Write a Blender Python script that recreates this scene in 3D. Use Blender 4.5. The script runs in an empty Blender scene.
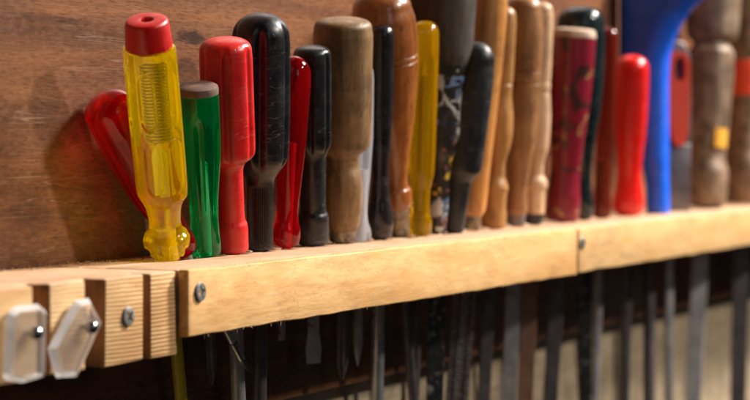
import bpy, bmesh, math, random
import numpy as np
from mathutils import Vector, Matrix, noise

random.seed(7)
S = bpy.context.scene
COL = S.collection

# ------------------------------------------------------------------ camera
# world: X runs along the wall, Y goes into the wall, Z up.
# origin = top front corner of the front batten's near end, rack top is z = 0
FPX = 750 * 100 / 36.0                       # focal length in photo pixels
VP = (1400.0, 141.0)                         # where the rack's long edges meet
PHI = math.atan((200 - VP[1]) / FPX)
ALPHA = math.atan((VP[0] - 375) / FPX * math.cos(PHI))
FWD = Vector((math.cos(ALPHA) * math.cos(PHI), math.sin(ALPHA) * math.cos(PHI), -math.sin(PHI)))
RGT = Vector((math.sin(ALPHA), -math.cos(ALPHA), 0))
UPV = RGT.cross(FWD)
BAT_H = 0.034
DEP0 = BAT_H / 67.5 * FPX


def ray(px, py):
    return FWD + RGT * ((px - 375) / FPX) - UPV * ((py - 200) / FPX)


CAM = -ray(188, 270) * DEP0


def at(px, py, Y):
    """point of the plane y = Y seen at photo pixel (px, py)"""
    d = ray(px, py)
    return CAM + d * ((Y - CAM.y) / d.y)


def depth(p):
    return (p - CAM).dot(FWD)


cam = bpy.data.cameras.new('camera')
cam.lens = 100
cam.sensor_width = 36
cam.clip_start = 0.05
cam.clip_end = 50
co = bpy.data.objects.new('camera', cam)
co.matrix_world = Matrix((
    (RGT.x, UPV.x, -FWD.x, CAM.x),
    (RGT.y, UPV.y, -FWD.y, CAM.y),
    (RGT.z, UPV.z, -FWD.z, CAM.z), (0, 0, 0, 1)))
COL.objects.link(co)
S.camera = co
cam.dof.use_dof = True
cam.dof.focus_distance = depth(at(225, 200, 0.045))
cam.dof.aperture_fstop = 8.6

# ------------------------------------------------------------------ light
W = bpy.data.worlds.new('World')
S.world = W
W.use_nodes = True
W.node_tree.nodes['Background'].inputs[0].default_value = (0.85, 0.92, 1.0, 1)
W.node_tree.nodes['Background'].inputs[1].default_value = 0.010


def area(name, direction, dist, size, power, color, target=Vector((0.35, 0.03, 0.02))):
    L = bpy.data.lights.new(name, 'AREA')
    L.shape = 'RECTANGLE'
    L.size, L.size_y = size
    L.energy = power
    L.color = color
    o = bpy.data.objects.new(name, L)
    d = Vector(direction).normalized()
    o.location = target + d * dist
    o.rotation_euler = d.to_track_quat('Z', 'Y').to_euler()
    COL.objects.link(o)
    return o


area('key_lamp', (1.25, -1.0, 1.45), 3.2, (0.60, 0.60), 250, (1.0, 0.94, 0.86))
area('low_lamp', (0.22, -1.0, 0.70), 3.2, (0.20, 0.20), 68, (1.0, 0.92, 0.82))
area('added_fill', (-0.62, -0.80, 0.22), 3.0, (0.55, 1.3), 3.0, (0.86, 0.93, 1.0))  # soft fill added for left sides and steel highlights, no real source behind it

S.view_settings.view_transform = 'Standard'
S.view_settings.look = 'None'
S.view_settings.exposure = 0
S.view_settings.gamma = 1
S.view_settings.use_curve_mapping = False
S.render.engine = 'CYCLES'
S.cycles.use_denoising = True
S.cycles.max_bounces = 14
S.cycles.transmission_bounces = 12
S.cycles.transparent_max_bounces = 12
S.cycles.caustics_refractive = True
S.cycles.sample_clamp_indirect = 6


# ------------------------------------------------------------------ materials
class NT:
    """small node-tree writer"""
    def __init__(s, name):
        s.m = bpy.data.materials.new(name)
        s.m.use_nodes = True
        s.t = s.m.node_tree
        s.b = s.t.nodes['Principled BSDF']
        s.tc = s.t.nodes.new('ShaderNodeTexCoord')

    def n(s, kind, **kw):
        o = s.t.nodes.new('ShaderNode' + kind)
        for k, v in kw.items():
            setattr(o, k, v)
        return o

    def l(s, a, b):
        s.t.links.new(a, b)

    def set(s, **kw):
        for k, v in kw.items():
            s.b.inputs[k.replace('_', ' ')].default_value = v
        return s

    def coord(s, scale=(1, 1, 1), rot=(0, 0, 0), src='Object'):
        m = s.n('Mapping')
        m.inputs['Scale'].default_value = scale
        m.inputs['Rotation'].default_value = rot
        s.l(s.tc.outputs[src], m.inputs['Vector'])
        return m.outputs[0]

    def noise(s, vec, scale=5, detail=4, rough=0.55, dist=0.0):
        o = s.n('TexNoise')
        o.inputs['Scale'].default_value = scale
        o.inputs['Detail'].default_value = detail
        o.inputs['Roughness'].default_value = rough
        o.inputs['Distortion'].default_value = dist
        s.l(vec, o.inputs['Vector'])
        return o.outputs['Fac']

    def ramp(s, fac, stops, interp='LINEAR'):
        o = s.n('ValToRGB')
        o.color_ramp.interpolation = interp
        e = o.color_ramp.elements
        while len(e) < len(stops):
            e.new(0.5)
        for i, (p, c) in enumerate(stops):
            e[i].position = p
            e[i].color = (c, c, c, 1) if isinstance(c, (int, float)) else (*c, 1)
        s.l(fac, o.inputs[0])
        return o.outputs[0]

    def mix(s, fac, a, b, mode='MIX'):
        o = s.n('Mix', data_type='RGBA', blend_type=mode)
        for sock, v in ((o.inputs[0], fac), (o.inputs[6], a), (o.inputs[7], b)):
            if isinstance(v, (int, float)):
                sock.default_value = v
            elif isinstance(v, tuple):
                sock.default_value = (*v, 1)
            else:
                s.l(v, sock)
        return o.outputs[2]

    def math(s, op, a, b=0.0, clamp=False):
        o = s.n('Math', operation=op, use_clamp=clamp)
        for sock, v in ((o.inputs[0], a), (o.inputs[1], b)):
            if isinstance(v, (int, float)):
                sock.default_value = v
            else:
                s.l(v, sock)
        return o.outputs[0]

    def bump(s, h, strength=0.3, dist=0.001):
        o = s.n('Bump')
        o.inputs['Strength'].default_value = strength
        o.inputs['Distance'].default_value = dist
        s.l(h, o.inputs['Height'])
        prev = s.b.inputs['Normal'].links
        if prev:
            s.l(prev[0].from_socket, o.inputs['Normal'])
        s.l(o.outputs[0], s.b.inputs['Normal'])

    def col(s, c):
        s.l(c, s.b.inputs['Base Color'])

    def rough(s, c):
        s.l(c, s.b.inputs['Roughness'])


def dusty(q, color, amount=0.06, dust=(0.55, 0.5, 0.45), size=900):
    """specks of workshop dust and small nicks on a plain colour"""
    v = q.coord()
    sp = q.ramp(q.noise(v, size, 2, 0.6), [(0.0, 0), (0.70, 0), (0.78, 1), (1, 1)])
    big = q.ramp(q.noise(v, 45, 4, 0.6), [(0.0, 0.15), (0.45, 0.15), (0.7, 1), (1, 1)])
    f = q.math('MULTIPLY', q.math('MULTIPLY', sp, big), amount * 8, True)
    return q.mix(f, color, dust)


def plastic(name, color, rough=0.32, amount=0.06, bump=0.12, coat=0.0):
    q = NT(name)
    v = q.coord()
    c = dusty(q, color, amount)
    worn = tuple(min(1.0, i * 0.75 + 0.035) for i in color)
    fade = q.ramp(q.noise(q.coord((1, 1, 0.5)), 42, 7, 0.7, 0.5), [(0.44, 0), (0.70, 0.55)])
    c = q.mix(fade, c, worn)
    grime = q.ramp(q.noise(v, 75, 7, 0.72, 0.8), [(0.55, 0), (0.72, 0.55)])
    c = q.mix(grime, c, tuple(i * 0.35 for i in color))
    if amount > 0:
        for i, rot in enumerate(((0.5, 0.2, 0.1), (-0.4, 0.6, 1.3), (0.1, -0.7, 2.2))):
            ln = q.noise(q.coord((25, 25, 190), rot), 1.0, 2, 0.4, 0.3)
            sc_ = q.math('MULTIPLY', q.ramp(ln, [(0.494, 0), (0.5, 0.55), (0.506, 0)]),
                         q.ramp(q.noise(v, 60 + 20 * i, 3), [(0.50, 0), (0.62, 1)]))
            c = q.mix(sc_, c, tuple(min(1.0, i_ * 0.6 + 0.16) for i_ in color))
    q.col(c)
    q.rough(q.ramp(q.noise(v, 60, 6, 0.7), [(0.3, rough * 0.7), (0.7, min(1, rough * 1.9))]))
    q.bump(q.noise(v, 350, 5, 0.6), bump, 0.0004)
    nick = q.noise(q.coord((1, 1, 0.25), (0.3, 0.2, 0.0)), 420, 2, 0.5)
    q.bump(q.ramp(nick, [(0.0, 1), (0.66, 1), (0.72, 0), (1, 0)]), 0.35 * (amount > 0), 0.0003)
    q.set(Coat_Weight=coat, Coat_Roughness=0.12)
    return q.m


def acetate(name, color, trans=0.85, rough=0.07, ior=1.46, amount=0.03, glow=0.0):
    q = NT(name)
    v = q.coord()
    q.col(dusty(q, color, amount))
    q.rough(q.ramp(q.noise(v, 90, 5, 0.6), [(0.3, rough * 0.6), (0.75, rough * 2.2)]))
    q.bump(q.noise(v, 160, 4, 0.55), 0.10, 0.0005)
    q.set(Transmission_Weight=trans, IOR=ior)
    if glow:
        # tinted plastic also lets light straight through and scatters some of it
        tr = q.n('BsdfTransparent')
        tl = q.n('BsdfTranslucent')
        tr.inputs[0].default_value = (*[max(c, 0.0) ** 0.6 for c in color], 1)
        tl.inputs[0].default_value = (*color, 1)
        m1, m2 = q.n('MixShader'), q.n('MixShader')
        m1.inputs[0].default_value = 0.58
        m2.inputs[0].default_value = glow
        q.l(tr.outputs[0], m1.inputs[1])
        q.l(tl.outputs[0], m1.inputs[2])
        q.l(q.b.outputs[0], m2.inputs[1])
        q.l(m1.outputs[0], m2.inputs[2])
        q.l(m2.outputs[0], q.t.nodes['Material Output'].inputs[0])
    return q.m


def wood(name, dark, light, rough=0.35, scale=1.0, axis='z', coat=0.0, blotch=None, bump=0.15):
    q = NT(name)
    sc = {'z': (90, 90, 7), 'x': (7, 90, 90), 'y': (90, 7, 90)}[axis]
    sc = tuple(i * scale for i in sc)
    v = q.coord(sc)
    g = q.noise(v, 1.6, 8, 0.62, 0.6)
    fine = q.noise(q.coord(tuple(i * 6 for i in sc)), 1.0, 4, 0.6)
    c = q.mix(q.ramp(g, [(0.28, 0), (0.72, 1)]), dark, light)
    c = q.mix(q.ramp(fine, [(0.45, 0.0), (0.72, 0.45)]), c, tuple(i * 0.35 for i in dark))
    if blotch:
        b = q.ramp(q.noise(q.coord(), 55, 5, 0.65), [(0.45, 0), (0.66, 1)])
        c = q.mix(q.math('MULTIPLY', b, 0.75), c, blotch)
    gr = q.noise(q.coord((1, 1, 0.45)), 38, 7, 0.72, 0.6)
    c = q.mix(q.ramp(gr, [(0.46, 0), (0.66, 0.62)]), c, tuple(i * 0.30 for i in dark))
    nk = q.noise(q.coord((1, 1, 0.5)), 230, 3, 0.6)
    c = q.mix(q.ramp(nk, [(0.64, 0), (0.70, 0.6)]), c, tuple(i * 0.22 for i in dark))
    q.bump(q.ramp(nk, [(0.60, 1), (0.72, 0)]), 0.3, 0.0005)
    q.col(c)
    q.rough(q.ramp(q.noise(q.coord(), 80, 5, 0.6), [(0.3, rough * 0.8), (0.7, min(1, rough * 1.4))]))
    q.bump(fine, bump, 0.0005)
    q.set(Coat_Weight=coat, Coat_Roughness=0.15)
    return q.m


def metal(name, color, rough=0.3, rust=None, rust_at=0.55, metallic=1.0):
    q = NT(name)
    v = q.coord()
    c = q.mix(q.ramp(q.noise(v, 70, 5, 0.65), [(0.3, 0), (0.7, 1)]), tuple(i * 0.6 for i in color), color)
    if rust:
        f = q.ramp(q.noise(v, 160, 6, 0.7), [(rust_at, 0), (rust_at + 0.12, 1)])
        c = q.mix(f, c, rust)
        q.l(q.math('MULTIPLY', q.math('SUBTRACT', 1.0, f), metallic), q.b.inputs['Metallic'])
    else:
        q.set(Metallic=metallic)
    q.col(c)
    q.rough(q.ramp(q.noise(v, 130, 5, 0.6), [(0.3, rough * 0.7), (0.75, min(1, rough * 1.7))]))
    q.bump(q.noise(v, 500, 4, 0.6), 0.15, 0.0003)
    return q.m


def chipped(name, under, paint, spots, cover=0.5, scale=60, rough=0.45):
    """paint worn through to what lies beneath, plus splashes of other paints"""
    q = NT(name)
    v = q.coord((1, 1, 0.6))
    n = q.noise(v, scale, 8, 0.72, 0.8)
    c = q.mix(q.ramp(n, [(cover, 0), (cover + 0.03, 1)]), paint, under)
    for i, (sc, lo, colr) in enumerate(spots):
        m = q.n('Mapping')
        m.inputs['Location'].default_value = (3.1 * (i + 1), 1.7 * (i + 1), 0.9 * (i + 1))
        q.l(q.tc.outputs['Object'], m.inputs['Vector'])
        k = q.noise(m.outputs[0], sc, 5, 0.6, 1.2)
        c = q.mix(q.ramp(k, [(lo, 0), (lo + 0.02, 1)]), c, colr)
    q.col(c)
    q.set(Roughness=rough)
    q.bump(n, 0.5, 0.0008)
    return q.m


def wall_material():
    q = NT('varnished_plywood')
    v = q.coord((3.2, 1, 42), (0, math.radians(-1.5), 0))
    g = q.noise(v, 1.5, 9, 0.62, 0.9)
    band = q.noise(q.coord((2.0, 1, 13)), 1.6, 5, 0.55, 0.5)
    pores = q.noise(q.coord((110, 1, 900)), 1.0, 4, 0.7)
    mott = q.noise(q.coord((60, 1, 110)), 3.0, 5, 0.7)
    c = q.mix(q.ramp(g, [(0.30, 0), (0.70, 1)]), (0.130, 0.044, 0.017), (0.330, 0.135, 0.057))
    c = q.mix(q.ramp(band, [(0.36, 0.9), (0.58, 0.0)]), c, (0.090, 0.032, 0.014))
    c = q.mix(q.ramp(mott, [(0.42, 0.0), (0.75, 0.36)]), c, (0.38, 0.20, 0.115))
    c = q.mix(q.ramp(pores, [(0.50, 0.0), (0.66, 0.62)]), c, (0.055, 0.020, 0.009))
    # two old dark scuffs in the veneer
    sep = q.n('SeparateXYZ')
    q.l(q.tc.outputs['Object'], sep.inputs[0])
    nn = q.noise(q.coord((40, 1, 130)), 2.0, 6, 0.7)
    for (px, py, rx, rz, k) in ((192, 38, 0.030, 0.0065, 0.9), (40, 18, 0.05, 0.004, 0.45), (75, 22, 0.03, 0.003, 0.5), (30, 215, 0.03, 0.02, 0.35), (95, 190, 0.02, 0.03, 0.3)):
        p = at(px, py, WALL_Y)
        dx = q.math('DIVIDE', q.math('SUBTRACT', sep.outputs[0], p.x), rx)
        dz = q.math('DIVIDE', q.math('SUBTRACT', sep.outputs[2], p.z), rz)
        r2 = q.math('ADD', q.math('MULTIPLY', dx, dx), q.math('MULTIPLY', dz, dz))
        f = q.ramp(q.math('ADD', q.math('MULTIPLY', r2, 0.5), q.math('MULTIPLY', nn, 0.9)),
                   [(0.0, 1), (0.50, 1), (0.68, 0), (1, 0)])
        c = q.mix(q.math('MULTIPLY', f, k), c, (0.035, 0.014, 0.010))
    # fine pale scratches
    for i, (rot, loc) in enumerate(((0.55, 0.0), (-0.35, 4.0), (1.0, 9.0), (-0.8, 21.0))):
        m = q.n('Mapping')
        m.inputs['Rotation'].default_value = (0, rot, 0)
        m.inputs['Location'].default_value = (loc, 0, loc)
        m.inputs['Scale'].default_value = (1.2, 1, 55)
        q.l(q.tc.outputs['Object'], m.inputs['Vector'])
        s = q.noise(m.outputs[0], 2.0, 2, 0.4, 0.3)
        f = q.ramp(s, [(0.497, 0), (0.500, 1), (0.503, 0)])
        f = q.math('MULTIPLY', f, q.ramp(q.noise(q.coord(), 14 + 5 * i, 3), [(0.46, 0), (0.62, 0.50)]))
        c = q.mix(f, c, (0.42, 0.27, 0.18))
    q.col(c)
    q.rough(q.ramp(g, [(0.3, 0.50), (0.7, 0.36)]))
    q.bump(pores, 0.35, 0.0006)
    q.bump(g, 0.12, 0.0012)
    q.set(Specular_IOR_Level=0.4)
    return q.m


def pine(name, c1, c2, ridge=0.0, fleck=0.25):
    q = NT(name)
    g = q.noise(q.coord((8, 30, 70)), 1.3, 8, 0.6, 1.2)
    fine = q.noise(q.coord((60, 400, 420)), 1.0, 5, 0.65)
    blot = q.noise(q.coord((14, 30, 40)), 1.2, 4, 0.6)
    c = q.mix(q.ramp(g, [(0.3, 0), (0.7, 1)]), c1, c2)
    c = q.mix(q.ramp(fine, [(0.48, 0), (0.72, fleck * 1.6)]), c, tuple(i * 0.55 for i in c1))
    c = q.mix(q.ramp(blot, [(0.45, 0), (0.72, 0.55)]), c, (c1[0] * 0.92, c1[1] * 0.74, c1[2] * 0.45))
    dots = q.noise(q.coord((260, 300, 420)), 1.0, 3, 0.6)
    patch = q.ramp(q.noise(q.coord((30, 40, 60)), 1.0, 4, 0.6), [(0.42, 0), (0.62, 1)])
    c = q.mix(q.math('MULTIPLY', q.ramp(dots, [(0.60, 0), (0.68, 0.55)]), patch), c, (c1[0] * 0.5, c1[1] * 0.34, c1[2] * 0.22))
    dirt = q.noise(q.coord((9, 20, 24)), 1.0, 6, 0.7)
    c = q.mix(q.ramp(dirt, [(0.52, 0), (0.72, 0.48)]), c, (0.23, 0.13, 0.07))
    if ridge:
        w = q.n('TexWave', wave_type='BANDS', bands_direction='Z')
        w.inputs['Scale'].default_value = 150
        w.inputs['Distortion'].default_value = 4.5
        w.inputs['Detail'].default_value = 3
        w.inputs['Detail Scale'].default_value = 0.35
        q.l(q.coord((0.35, 0.35, 1)), w.inputs['Vector'])
        amp = q.ramp(q.noise(q.coord((18, 18, 50)), 1.0, 5, 0.65), [(0.34, 0.15), (0.62, 1)])
        c = q.mix(q.math('MULTIPLY', amp, q.ramp(w.outputs['Fac'], [(0.0, 0.75), (0.30, 0.3), (0.6, 0), (1, 0)])), c,
                  (c1[0] * 0.62, c1[1] * 0.48, c1[2] * 0.32))
        q.bump(w.outputs['Fac'], ridge, 0.0008)
    q.col(c)
    q.bump(fine, 0.4, 0.0006)
    q.set(Roughness=0.62, Specular_IOR_Level=0.3)
    return q.m


WALL_Y = 0.090
M = {}
M['wall'] = wall_material()
M['lower'] = wood('pale_board', (0.42, 0.31, 0.19), (0.60, 0.47, 0.32), 0.6, 0.6, 'x')
M['batten'] = pine('planed_pine', (0.65, 0.355, 0.135), (0.82, 0.52, 0.235))
M['batten2'] = pine('planed_pine_pale', (0.58, 0.34, 0.14), (0.72, 0.46, 0.21))
M['block'] = pine('sawn_pine', (0.62, 0.37, 0.16), (0.78, 0.53, 0.275), ridge=0.30)
M['rail'] = pine('rough_pine', (0.60, 0.37, 0.225), (0.73, 0.50, 0.33))
M['sawcut'] = wood('shaded_saw_cut', (0.20, 0.085, 0.030), (0.40, 0.20, 0.08), 0.7, 1.0, 'z')  # brown end grain, darkened to paint in the shade of the groove walls
M['red'] = plastic('red_plastic', (0.60, 0.010, 0.008), 0.30, 0.06)
M['redcap'] = plastic('red_cap_plastic', (0.55, 0.010, 0.008), 0.28, 0.03)
M['red2'] = plastic('bright_red_plastic', (0.72, 0.012, 0.008), 0.22, 0.01)
M['orange'] = plastic('orange_red_plastic', (0.85, 0.075, 0.02), 0.3, 0.01)
M['black'] = plastic('black_plastic', (0.006, 0.006, 0.008), 0.28, 0.09)
M['black2'] = plastic('black_lacquer', (0.012, 0.010, 0.012), 0.16, 0.03)
M['black3'] = plastic('satin_black_rubber', (0.006, 0.007, 0.010), 0.34, 0.03)
M['blue'] = plastic('blue_plastic', (0.007, 0.125, 0.86), 0.30, 0.005)
M['yellow'] = acetate('yellow_acetate', (1.0, 0.78, 0.006), 0.90, 0.02, glow=0.26)
M['yellowsleeve'] = plastic('yellow_sleeve', (0.62, 0.47, 0.012), 0.3, 0.04)
M['green'] = acetate('green_acetate', (0.0, 0.55, 0.16), 0.93, 0.04, glow=0.17)
M['ruby'] = acetate('ruby_acetate', (0.72, 0.006, 0.014), 0.90, 0.03, glow=0.13)
M['ruby2'] = acetate('red_acetate', (0.74, 0.008, 0.012), 0.90, 0.04, glow=0.13)
M['amber'] = acetate('amber_acetate', (1.0, 0.64, 0.010), 0.94, 0.04, glow=0.24)
M['clear'] = acetate('clear_acetate', (0.86, 0.89, 0.95), 0.88, 0.08, glow=0.3)
M['garnet'] = acetate('garnet_acetate', (0.30, 0.045, 0.022), 0.75, 0.12, glow=0.2)
M['latch'] = acetate('clear_acrylic', (0.97, 0.96, 0.96), 0.95, 0.06, amount=0.0, glow=0.10)
M['latch_rim'] = acetate('frosted_acrylic', (0.95, 0.93, 0.94), 0.74, 0.30, amount=0.0, glow=0.2)
M['bore'] = plastic('dark_bore', (0.010, 0.008, 0.006), 0.5, 0.0)
M['rustcap'] = metal('dull_brown_end', (0.22, 0.15, 0.12), 0.55, (0.16, 0.085, 0.06), 0.42, 0.5)
M['chrome'] = metal('bright_steel', (0.80, 0.80, 0.81), 0.28, None, 0.5, 0.7)
M['steel'] = metal('dull_steel', (0.60, 0.57, 0.57), 0.42, (0.16, 0.09, 0.055), 0.60, 0.4)
M['dark'] = metal('blackened_steel', (0.20, 0.175, 0.18), 0.36, (0.09, 0.05, 0.03), 0.56, 0.45)
M['rust'] = metal('rusty_steel', (0.42, 0.25, 0.18), 0.5, (0.30, 0.13, 0.07), 0.46, 0.3)
M['screw'] = metal('zinc_screw', (0.50, 0.48, 0.45), 0.38, (0.16, 0.12, 0.085), 0.60, 0.75)
M['ball'] = metal('polished_screw', (0.55, 0.56, 0.58), 0.16)
M['brass'] = metal('worn_ferrule', (0.30, 0.25, 0.19), 0.32, (0.06, 0.04, 0.025), 0.50)
M['w_grey'] = wood('weathered_wood', (0.14, 0.070, 0.026), (0.38, 0.22, 0.095), 0.45, 0.8, blotch=(0.11, 0.06, 0.026))
M['w_brown'] = wood('varnished_brown_wood', (0.20, 0.055, 0.012), (0.42, 0.14, 0.034), 0.26, 0.7, coat=0.4)
M['w_dark'] = wood('grimy_dark_wood', (0.022, 0.016, 0.012), (0.085, 0.060, 0.043), 0.65, 0.9)
M['w_orange'] = wood('honey_wood', (0.48, 0.19, 0.045), (0.66, 0.30, 0.085), 0.35, 0.5, coat=0.2)
M['w_tan'] = wood('tan_wood', (0.30, 0.13, 0.035), (0.50, 0.255, 0.080), 0.4, 0.6)
M['w_mid'] = wood('worn_beech', (0.22, 0.092, 0.034), (0.45, 0.225, 0.095), 0.36, 0.6, blotch=(0.17, 0.07, 0.026))
M['w_pale'] = wood('pale_beech', (0.56, 0.33, 0.18), (0.76, 0.51, 0.32), 0.45, 0.5)
M['w_ash'] = wood('greyed_ash', (0.16, 0.085, 0.045), (0.38, 0.24, 0.14), 0.5, 0.5, blotch=(0.06, 0.03, 0.018))
M['w_drift'] = wood('old_hornbeam', (0.15, 0.085, 0.048), (0.40, 0.27, 0.17), 0.5, 0.5, blotch=(0.05, 0.027, 0.016))
M['maroon'] = chipped('chipped_maroon_paint', (0.30, 0.17, 0.055), (0.19, 0.010, 0.024),
                      [(30, 0.54, (0.050, 0.016, 0.014)), (55, 0.63, (0.34, 0.20, 0.08)), (85, 0.69, (0.50, 0.36, 0.26))], 0.585, 48, 0.30)
M['bareend'] = wood('bare_end_grain', (0.45, 0.30, 0.20), (0.66, 0.48, 0.36), 0.7, 0.8)
M['teal'] = plastic('dark_teal_lacquer', (0.003, 0.012, 0.014), 0.16, 0.02)
M['splash'] = chipped('paint_splashed_black', (0.060, 0.042, 0.030), (0.022, 0.020, 0.019),
                      [(95, 0.60, (0.30, 0.11, 0.07)), (75, 0.60, (0.16, 0.24, 0.42)), (62, 0.57, (0.50, 0.50, 0.50)), (42, 0.60, (0.66, 0.44, 0.06))],
                      0.55, 70, 0.35)
M['splashblade'] = chipped('paint_splashed_steel', (0.05, 0.045, 0.04), (0.03, 0.028, 0.027),
                           [(110, 0.60, (0.36, 0.33, 0.29)), (150, 0.60, (0.22, 0.20, 0.19))], 0.6, 90, 0.45)
M['sticker'] = plastic('yellow_sticker', (0.85, 0.42, 0.02), 0.5, 0.0)


def file_material():
    q = NT('rasp_steel')
    v = q.coord((1, 1, 1), (0.0, 0.0, 0.0))
    vo = q.n('TexVoronoi')
    vo.inputs['Scale'].default_value = 420
    vo.inputs['Randomness'].default_value = 0.25
    q.l(v, vo.inputs['Vector'])
    d = vo.outputs['Distance']
    q.col(q.mix(q.ramp(d, [(0.15, 0), (0.55, 1)]), (0.55, 0.46, 0.45), (0.10, 0.07, 0.07)))
    q.bump(d, 0.9, 0.0012)
    q.set(Metallic=0.45, Roughness=0.45)
    return q.m


M['file'] = file_material()


# ------------------------------------------------------------------ mesh helpers
def tag(o, label=None, cat=None, group=None, kind=None):
    for k, v in (('label', label), ('category', cat), ('group', group), ('kind', kind)):
        if v:
            o[k] = v
    return o


def mesh_obj(name, verts, faces, mat, parent=None, smooth=35):
    me = bpy.data.meshes.new(name)
    me.from_pydata([tuple(v) for v in verts], [], faces)
    me.validate()
    bm = bmesh.new()
    bm.from_mesh(me)
    bmesh.ops.recalc_face_normals(bm, faces=bm.faces)
    bm.to_mesh(me)
    bm.free()
    if smooth:
        me.polygons.foreach_set('use_smooth', [True] * len(me.polygons))
        me.set_sharp_from_angle(angle=math.radians(smooth))
    me.materials.append(M[mat] if isinstance(mat, str) else mat)
    o = bpy.data.objects.new(name, me)
    COL.objects.link(o)
    if parent:
        o.parent = parent
    return o


def empty(name, loc, rot=None):
    o = bpy.data.objects.new(name, None)
    o.empty_display_size = 0.01
    o.location = loc
    if rot:
        o.rotation_mode = 'QUATERNION'
        o.rotation_quaternion = rot
    COL.objects.link(o)
    return o


def pchip(xs, ys, xq):
    xs, ys, xq = map(np.asarray, (xs, ys, xq))
    h = np.diff(xs)
    d = np.diff(ys) / h
    m = np.zeros(len(xs))
    for i in range(1, len(xs) - 1):
        if d[i - 1] * d[i] > 0:
            w1, w2 = 2 * h[i] + h[i - 1], h[i] + 2 * h[i - 1]
            m[i] = (w1 + w2) / (w1 / d[i - 1] + w2 / d[i])
    m[0], m[-1] = d[0], d[-1]
    k = np.clip(np.searchsorted(xs, xq) - 1, 0, len(xs) - 2)
    t = (xq - xs[k]) / h[k]
    return ((1 + 2 * t) * (1 - t) ** 2 * ys[k] + t * (1 - t) ** 2 * h[k] * m[k]
            + t * t * (3 - 2 * t) * ys[k + 1] + t * t * (t - 1) * h[k] * m[k + 1])


def lathe(name, zr, mat, parent, segs=48, shape=None, smooth=35, wob=0.0, seed=0.0):
    """zr: list of (z, r) from bottom to top; closed ends; shape(theta, z) scales r"""
    verts, faces = [], []
    for z, r in zr:
        for j in range(segs):
            a = 2 * math.pi * j / segs
            k = shape(a, z) if shape else 1.0
            if wob:
                k *= 1 + wob * noise.noise(Vector((math.cos(a) * 1.3 + seed, math.sin(a) * 1.3, z * 45 + seed)))
            verts.append((r * k * math.cos(a), r * k * math.sin(a), z))
    n = len(zr)
    for i in range(n - 1):
        for j in range(segs):
            k = (j + 1) % segs
            faces.append((i * segs + j, i * segs + k, (i + 1) * segs + k, (i + 1) * segs + j))
    for ring, z in ((0, zr[0][0]), (n - 1, zr[-1][0])):
        c = len(verts)
        verts.append((0, 0, z))
        for j in range(segs):
            k = (j + 1) % segs
            faces.append((ring * segs + k, ring * segs + j, c) if ring == 0 else (ring * segs + j, ring * segs + k, c))
    return mesh_obj(name, verts, faces, mat, parent, smooth)


def prism(name, outline, thick, mat, parent, to3, bevel=0.0, seg=3, smooth=40, holes=None):
    """outline: 2-D points; to3(u, v, w) -> 3-D, w runs 0..thick; edges of both faces rounded"""
    bm = bmesh.new()
    n = len(outline)
    lo = [bm.verts.new(to3(u, v, 0)) for u, v in outline]
    hi = [bm.verts.new(to3(u, v, thick)) for u, v in outline]
    bm.faces.new(lo)
    bm.faces.new(hi[::-1])
    for i in range(n):
        j = (i + 1) % n
        bm.faces.new((lo[j], lo[i], hi[i], hi[j]))
    bmesh.ops.recalc_face_normals(bm, faces=bm.faces)
    if bevel:
        sel = [e for e in bm.edges if (e.verts[0] in lo) == (e.verts[1] in lo)]
        bmesh.ops.bevel(bm, geom=sel, offset=bevel, segments=seg, profile=0.5, affect='EDGES', clamp_overlap=True)
    me = bpy.data.meshes.new(name)
    bm.to_mesh(me)
    bm.free()
    if smooth:
        me.polygons.foreach_set('use_smooth', [True] * len(me.polygons))
        me.set_sharp_from_angle(angle=math.radians(smooth))
    me.materials.append(M[mat])
    o = bpy.data.objects.new(name, me)
    COL.objects.link(o)
    o.parent = parent
    return o


def slab(name, x0, x1, y0, y1, z0, z1, mat, parent=None, bevel=0.0008, rag=0.0, nx=1):
    """a sawn board: bevelled box, its long edges cut into nx pieces that wander by rag"""
    bm = bmesh.new()
    rows = []
    for i in range(nx + 1):
        x = x0 + (x1 - x0) * i / nx
        ring = []
        for k, (y, z) in enumerate(((y0, z0), (y1, z0), (y1, z1), (y0, z1))):
            q = Vector((x * 40, k * 7.3, z0 * 50))
            dy = rag * noise.noise(q) if rag else 0
            dz = rag * noise.noise(q + Vector((0, 31, 5))) if rag else 0
            ring.append(bm.verts.new((x, y + (dy if k in (0, 3) else 0), z + dz)))
        rows.append(ring)
    for i in range(nx):
        for k in range(4):
            m = (k + 1) % 4
            bm.faces.new((rows[i][k], rows[i][m], rows[i + 1][m], rows[i + 1][k]))
    bm.faces.new(rows[0][::-1])
    bm.faces.new(rows[-1])
    bmesh.ops.recalc_face_normals(bm, faces=bm.faces)
    if bevel:
        sel = [e for e in bm.edges if e.calc_face_angle(0) > 1.0]
        bmesh.ops.bevel(bm, geom=sel, offset=bevel, segments=2, profile=0.5, affect='EDGES', clamp_overlap=True)
    me = bpy.data.meshes.new(name)
    bm.to_mesh(me)
    bm.free()
    me.polygons.foreach_set('use_smooth', [True] * len(me.polygons))
    me.set_sharp_from_angle(angle=math.radians(50))
    me.materials.append(M[mat])
    o = bpy.data.objects.new(name, me)
    COL.objects.link(o)
    if parent:
        o.parent = parent
    return o


# ------------------------------------------------------------------ the setting
SEAM = -0.100
X_END = 2.6
w = slab('wall', -1.0, X_END, WALL_Y, WALL_Y + 0.018, SEAM, 0.7, 'wall', None, 0.001)
tag(w, kind='structure')
w = slab('wall_lower', -1.0, X_END, WALL_Y + 0.0185, WALL_Y + 0.03, -0.7, SEAM + 0.05, 'lower', None, 0)
tag(w, kind='structure')

# ------------------------------------------------------------------ the rack
BLK_Y = 0.0065
rack = empty('tool_rack', (0, 0.09, -0.034))
tag(rack, 'pine tool rack on the brown wall with slotted block and screwed front battens', 'tool rack')


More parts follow.
